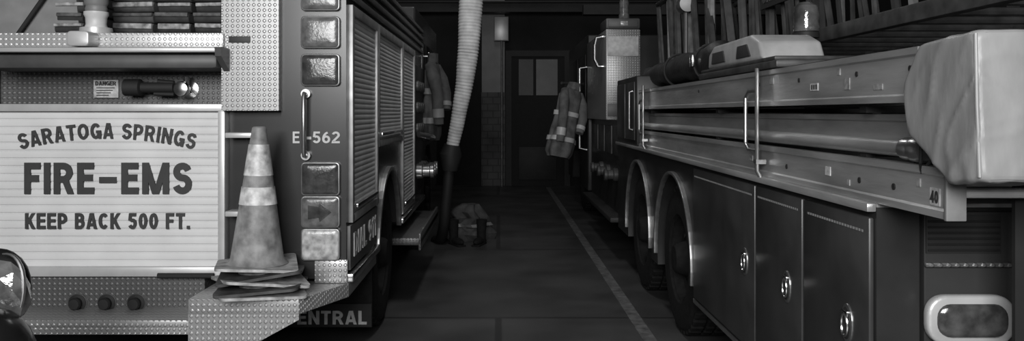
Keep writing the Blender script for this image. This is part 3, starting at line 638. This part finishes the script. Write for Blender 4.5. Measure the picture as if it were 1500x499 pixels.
# ------------------------------------------------------------------ coats
def coat(label,loc,rot,hh,w,dep,m,mr,lean):
    t=thing('turnout_coat',label,'coat',(0,0,0))
    def cx(z): return -lean*(-z)
    secs=[(0,.35,.5),(-.04,.7,.75),(-.12,.92,1),(-.3*hh,.86,1.1),(-.5*hh,.92,1.15),(-.62*hh,1.0,1.2),(-.78*hh,1.12,1.3),(-.93*hh,1.05,1.3),(-1.0*hh,.85,1.1)]
    MB().loft([((cx(z),0,z),w*a,dep*b) for z,a,b in secs],44,.1,5).build('coat_body',m,t)
    for f,a,d_,ph in ((.36,.96,1.14,.35*3.6),(.72,1.1,1.28,.35*5.7)):
        z=-f*hh
        MB().loft([((cx(z),0,z),w*a*1.05,dep*d_*1.06),((cx(z-.06),0,z-.06),w*a*1.06,dep*d_*1.06)],44,.1,5,False,ph).build('reflective_stripe',mr,t)
    for s,ex,ez in ((-1,.9,.8),(1,1.05,.62)):
        p=[Vector((s*w*.7,0,-.06)),Vector((cx(-.2)+s*w*.9,-.06,-.2)),Vector((cx(-.42*hh)+s*w*ex,-.1,-.42*hh)),Vector((cx(-ez*hh)+s*w*(ex-.15),-.11,-ez*hh))]
        sl=MB().tube(p,[.055,.07,.062,.055],16).build('sleeve',m,t)
        q=p[2].lerp(p[3],.5); q2=p[2].lerp(p[3],.78)
        MB().tube([q,q2],.064,16,False,False).build('cuff_stripe',mr,sl)
    MB().loft([((0,0,-.03),w*.5,dep*.8),((.02,0,.07),w*.42,dep*.75)],24,.05,5,False).build('collar',m,t)
    t.location=loc; t.rotation_euler=rot; return t
coat('turnout coat with bright reflective stripes hanging from the truck mirror arm',(.99,10.9,1.83),(0,.2,.75),.95,.2,.1,M['coat'],M['reflect'],.1)
coat('dim turnout coat hanging on the side of the fire engine',(-.70,8.7,2.06),(0,0,1.4),.85,.19,.07,M['coatdim'],M['dash'],.05)
# ------------------------------------------------------------------ exhaust duct
D=thing('exhaust_hose','wide pale ribbed exhaust hose hanging from above between the two trucks','hose',(-.3,9,2.9))
def smooth_path(P,n):
    P=[Vector(p) for p in P]; out=[]
    for i in range(len(P)-1):
        p0=P[max(i-1,0)];p1=P[i];p2=P[i+1];p3=P[min(i+2,len(P)-1)]
        for k in range(n):
            t=k/n; out.append(.5*((2*p1)+(-p0+p2)*t+(2*p0-5*p1+4*p2-p3)*t*t+(-p0+3*p1-3*p2+p3)*t**3))
    out.append(P[-1]); return out
def corr(P,rs,step=.009,amp=.04):
    q=smooth_path(P,40); out=[q[0]]; us=[0]
    tot=sum((q[i+1]-q[i]).length for i in range(len(q)-1)); d_=0; nxt=step
    for i in range(len(q)-1):
        seg=(q[i+1]-q[i]).length
        while nxt<=d_+seg:
            out.append(q[i].lerp(q[i+1],(nxt-d_)/seg)); us.append(nxt/tot); nxt+=step
        d_+=seg
    R=[]
    for i,u in enumerate(us):
        k=u*(len(rs)-1); a=min(int(k),len(rs)-2); r=rs[a]+(rs[a+1]-rs[a])*(k-a)
        cr_=.04*noise.noise(Vector((u*14,3,1)))
        R.append(r*(1+cr_+amp*(.5 if i%4 in(0,1) else -.5)*(1+.8*noise.noise(Vector((u*30,0,0))))))
        out[i]=out[i]+Vector((.008*noise.noise(Vector((u*12,7,2))),.008*noise.noise(Vector((u*12,1,9))),0))
    return MB().tube(out,R,24)
def at(px,py,Y): return (wx(px,Y),Y,wz(py,Y))
corr([at(692,-290,9.1),at(692,-100,9.1),at(690,0,9.1),at(686,70,9.1),at(679,130,9.12),at(670,180,9.16),at(662,218,9.2)],[.14,.14,.14,.14,.14,.135,.125,.105,.085,.07]).build('hanging_length',M['duct'],D)
MB().tube([at(662,212,9.2),at(660,226,9.2),at(659,250,9.2)],[.09,.13,.085],18).build('nozzle_collar',M['dim'],D)
MB().tube(smooth_path([at(658,248,9.2),at(654,290,9.2),at(650,330,9.25),at(645,350,9.4),at(638,352,9.6)],8),.06,16).build('tailpipe_boot',M['black'],D)
# ------------------------------------------------------------------ floor gear
G=thing('turnout_trousers','crumpled turnout trousers bunched on the floor around boots','clothing',(-.37,9.7,0))
secs=[((-.35,9.72,.0),.27,.2),((-.39,9.7,.08),.30,.22),((-.34,9.72,.15),.23,.19),((-.40,9.74,.2),.25,.2),((-.33,9.72,.27),.17,.17),((-.39,9.72,.34),.19,.16),((-.34,9.72,.42),.10,.1)]
MB().loft(secs,48,.2,5).build('fabric',M['gear'],G)
MB().loft([((-.38,9.72,.17),.27,.215),((-.40,9.72,.205),.27,.22)],48,.2,5,False,1.0).build('reflective_stripe',M['grey'],G)
for i,(x,y,rz,lab) in enumerate(((-.5,9.34,.5,'black rubber boot on the left, in front of the crumpled trousers'),(-.2,9.36,-.3,'black rubber boot on the right, in front of the crumpled trousers'))):
    b=MB()
    b.ball((0,-.08,.045),(.05,.13,.045)); b.tube([(0,.02,.02),(0,.02,.12),(0,.03,.26),(0,.03,.28)],[.05,.05,.06,.062],18); b.box(-.05,.05,-.2,.07,0,.018,.006)
    o=b.build('boot',M['rubber']); o.location=(x,y,0.0); o.rotation_euler=(0,0,rz); tag(o,lab,'boot','boots on the floor')
    MB().box(-.045,.045,-.19,.06,.018,.026,.003).build('sole_welt',M['grey'],o)
hc=thing('hose_coupling','bright round metal hose coupling on the floor beside the engine','coupling',(-.93,9.05,0))
MB().lathe([(.06,0),(.1,0),(.105,.03),(.09,.05),(.09,.1),(.06,.1),(.06,0)],(-.93,9.0,.105),(.3,1,0),24).build('ring',M['chrome'],hc)
for k in range(3):
    a=2*PI*k/3+.5; MB().ball((-.93+.1*math.cos(a),9.03,.105+.09*math.sin(a)),(.018,.02,.018),None,2).build('lug',M['dkchrome'],hc)
# ------------------------------------------------------------------ lights, world, camera
def area(name,loc,tgt,sx,sy,p):
    l=bpy.data.lights.new(name,'AREA'); l.shape='RECTANGLE'; l.size=sx; l.size_y=sy; l.energy=p
    o=bpy.data.objects.new(name,l); C.objects.link(o); o.location=loc
    o.rotation_euler=(Vector(tgt)-Vector(loc)).to_track_quat('-Z','Y').to_euler(); return o
area('bay_opening_light',(-.8,-2.6,3.0),(-.6,5,1.2),3.2,2.0,490)
area('ceiling_light',(.0,6.6,4.8),(.0,7.0,0),.4,1.6,42)
area('ceiling_light',(-.1,14.5,4.8),(-.1,15.5,0),.4,1.2,8)
w=bpy.data.worlds.new('World'); S.world=w; w.use_nodes=True
w.node_tree.nodes['Background'].inputs['Color'].default_value=(.5,.5,.5,1); w.node_tree.nodes['Background'].inputs['Strength'].default_value=.018
cd=bpy.data.cameras.new('Camera'); co=bpy.data.objects.new('Camera',cd); C.objects.link(co)
co.location=(0,0,H); co.rotation_euler=(PI/2,0,0); cd.sensor_width=36; cd.lens=F/1500*36
cd.shift_x=(750-VX)/1500; cd.shift_y=-(249.5-VY)/1500; cd.clip_start=.05
S.camera=co
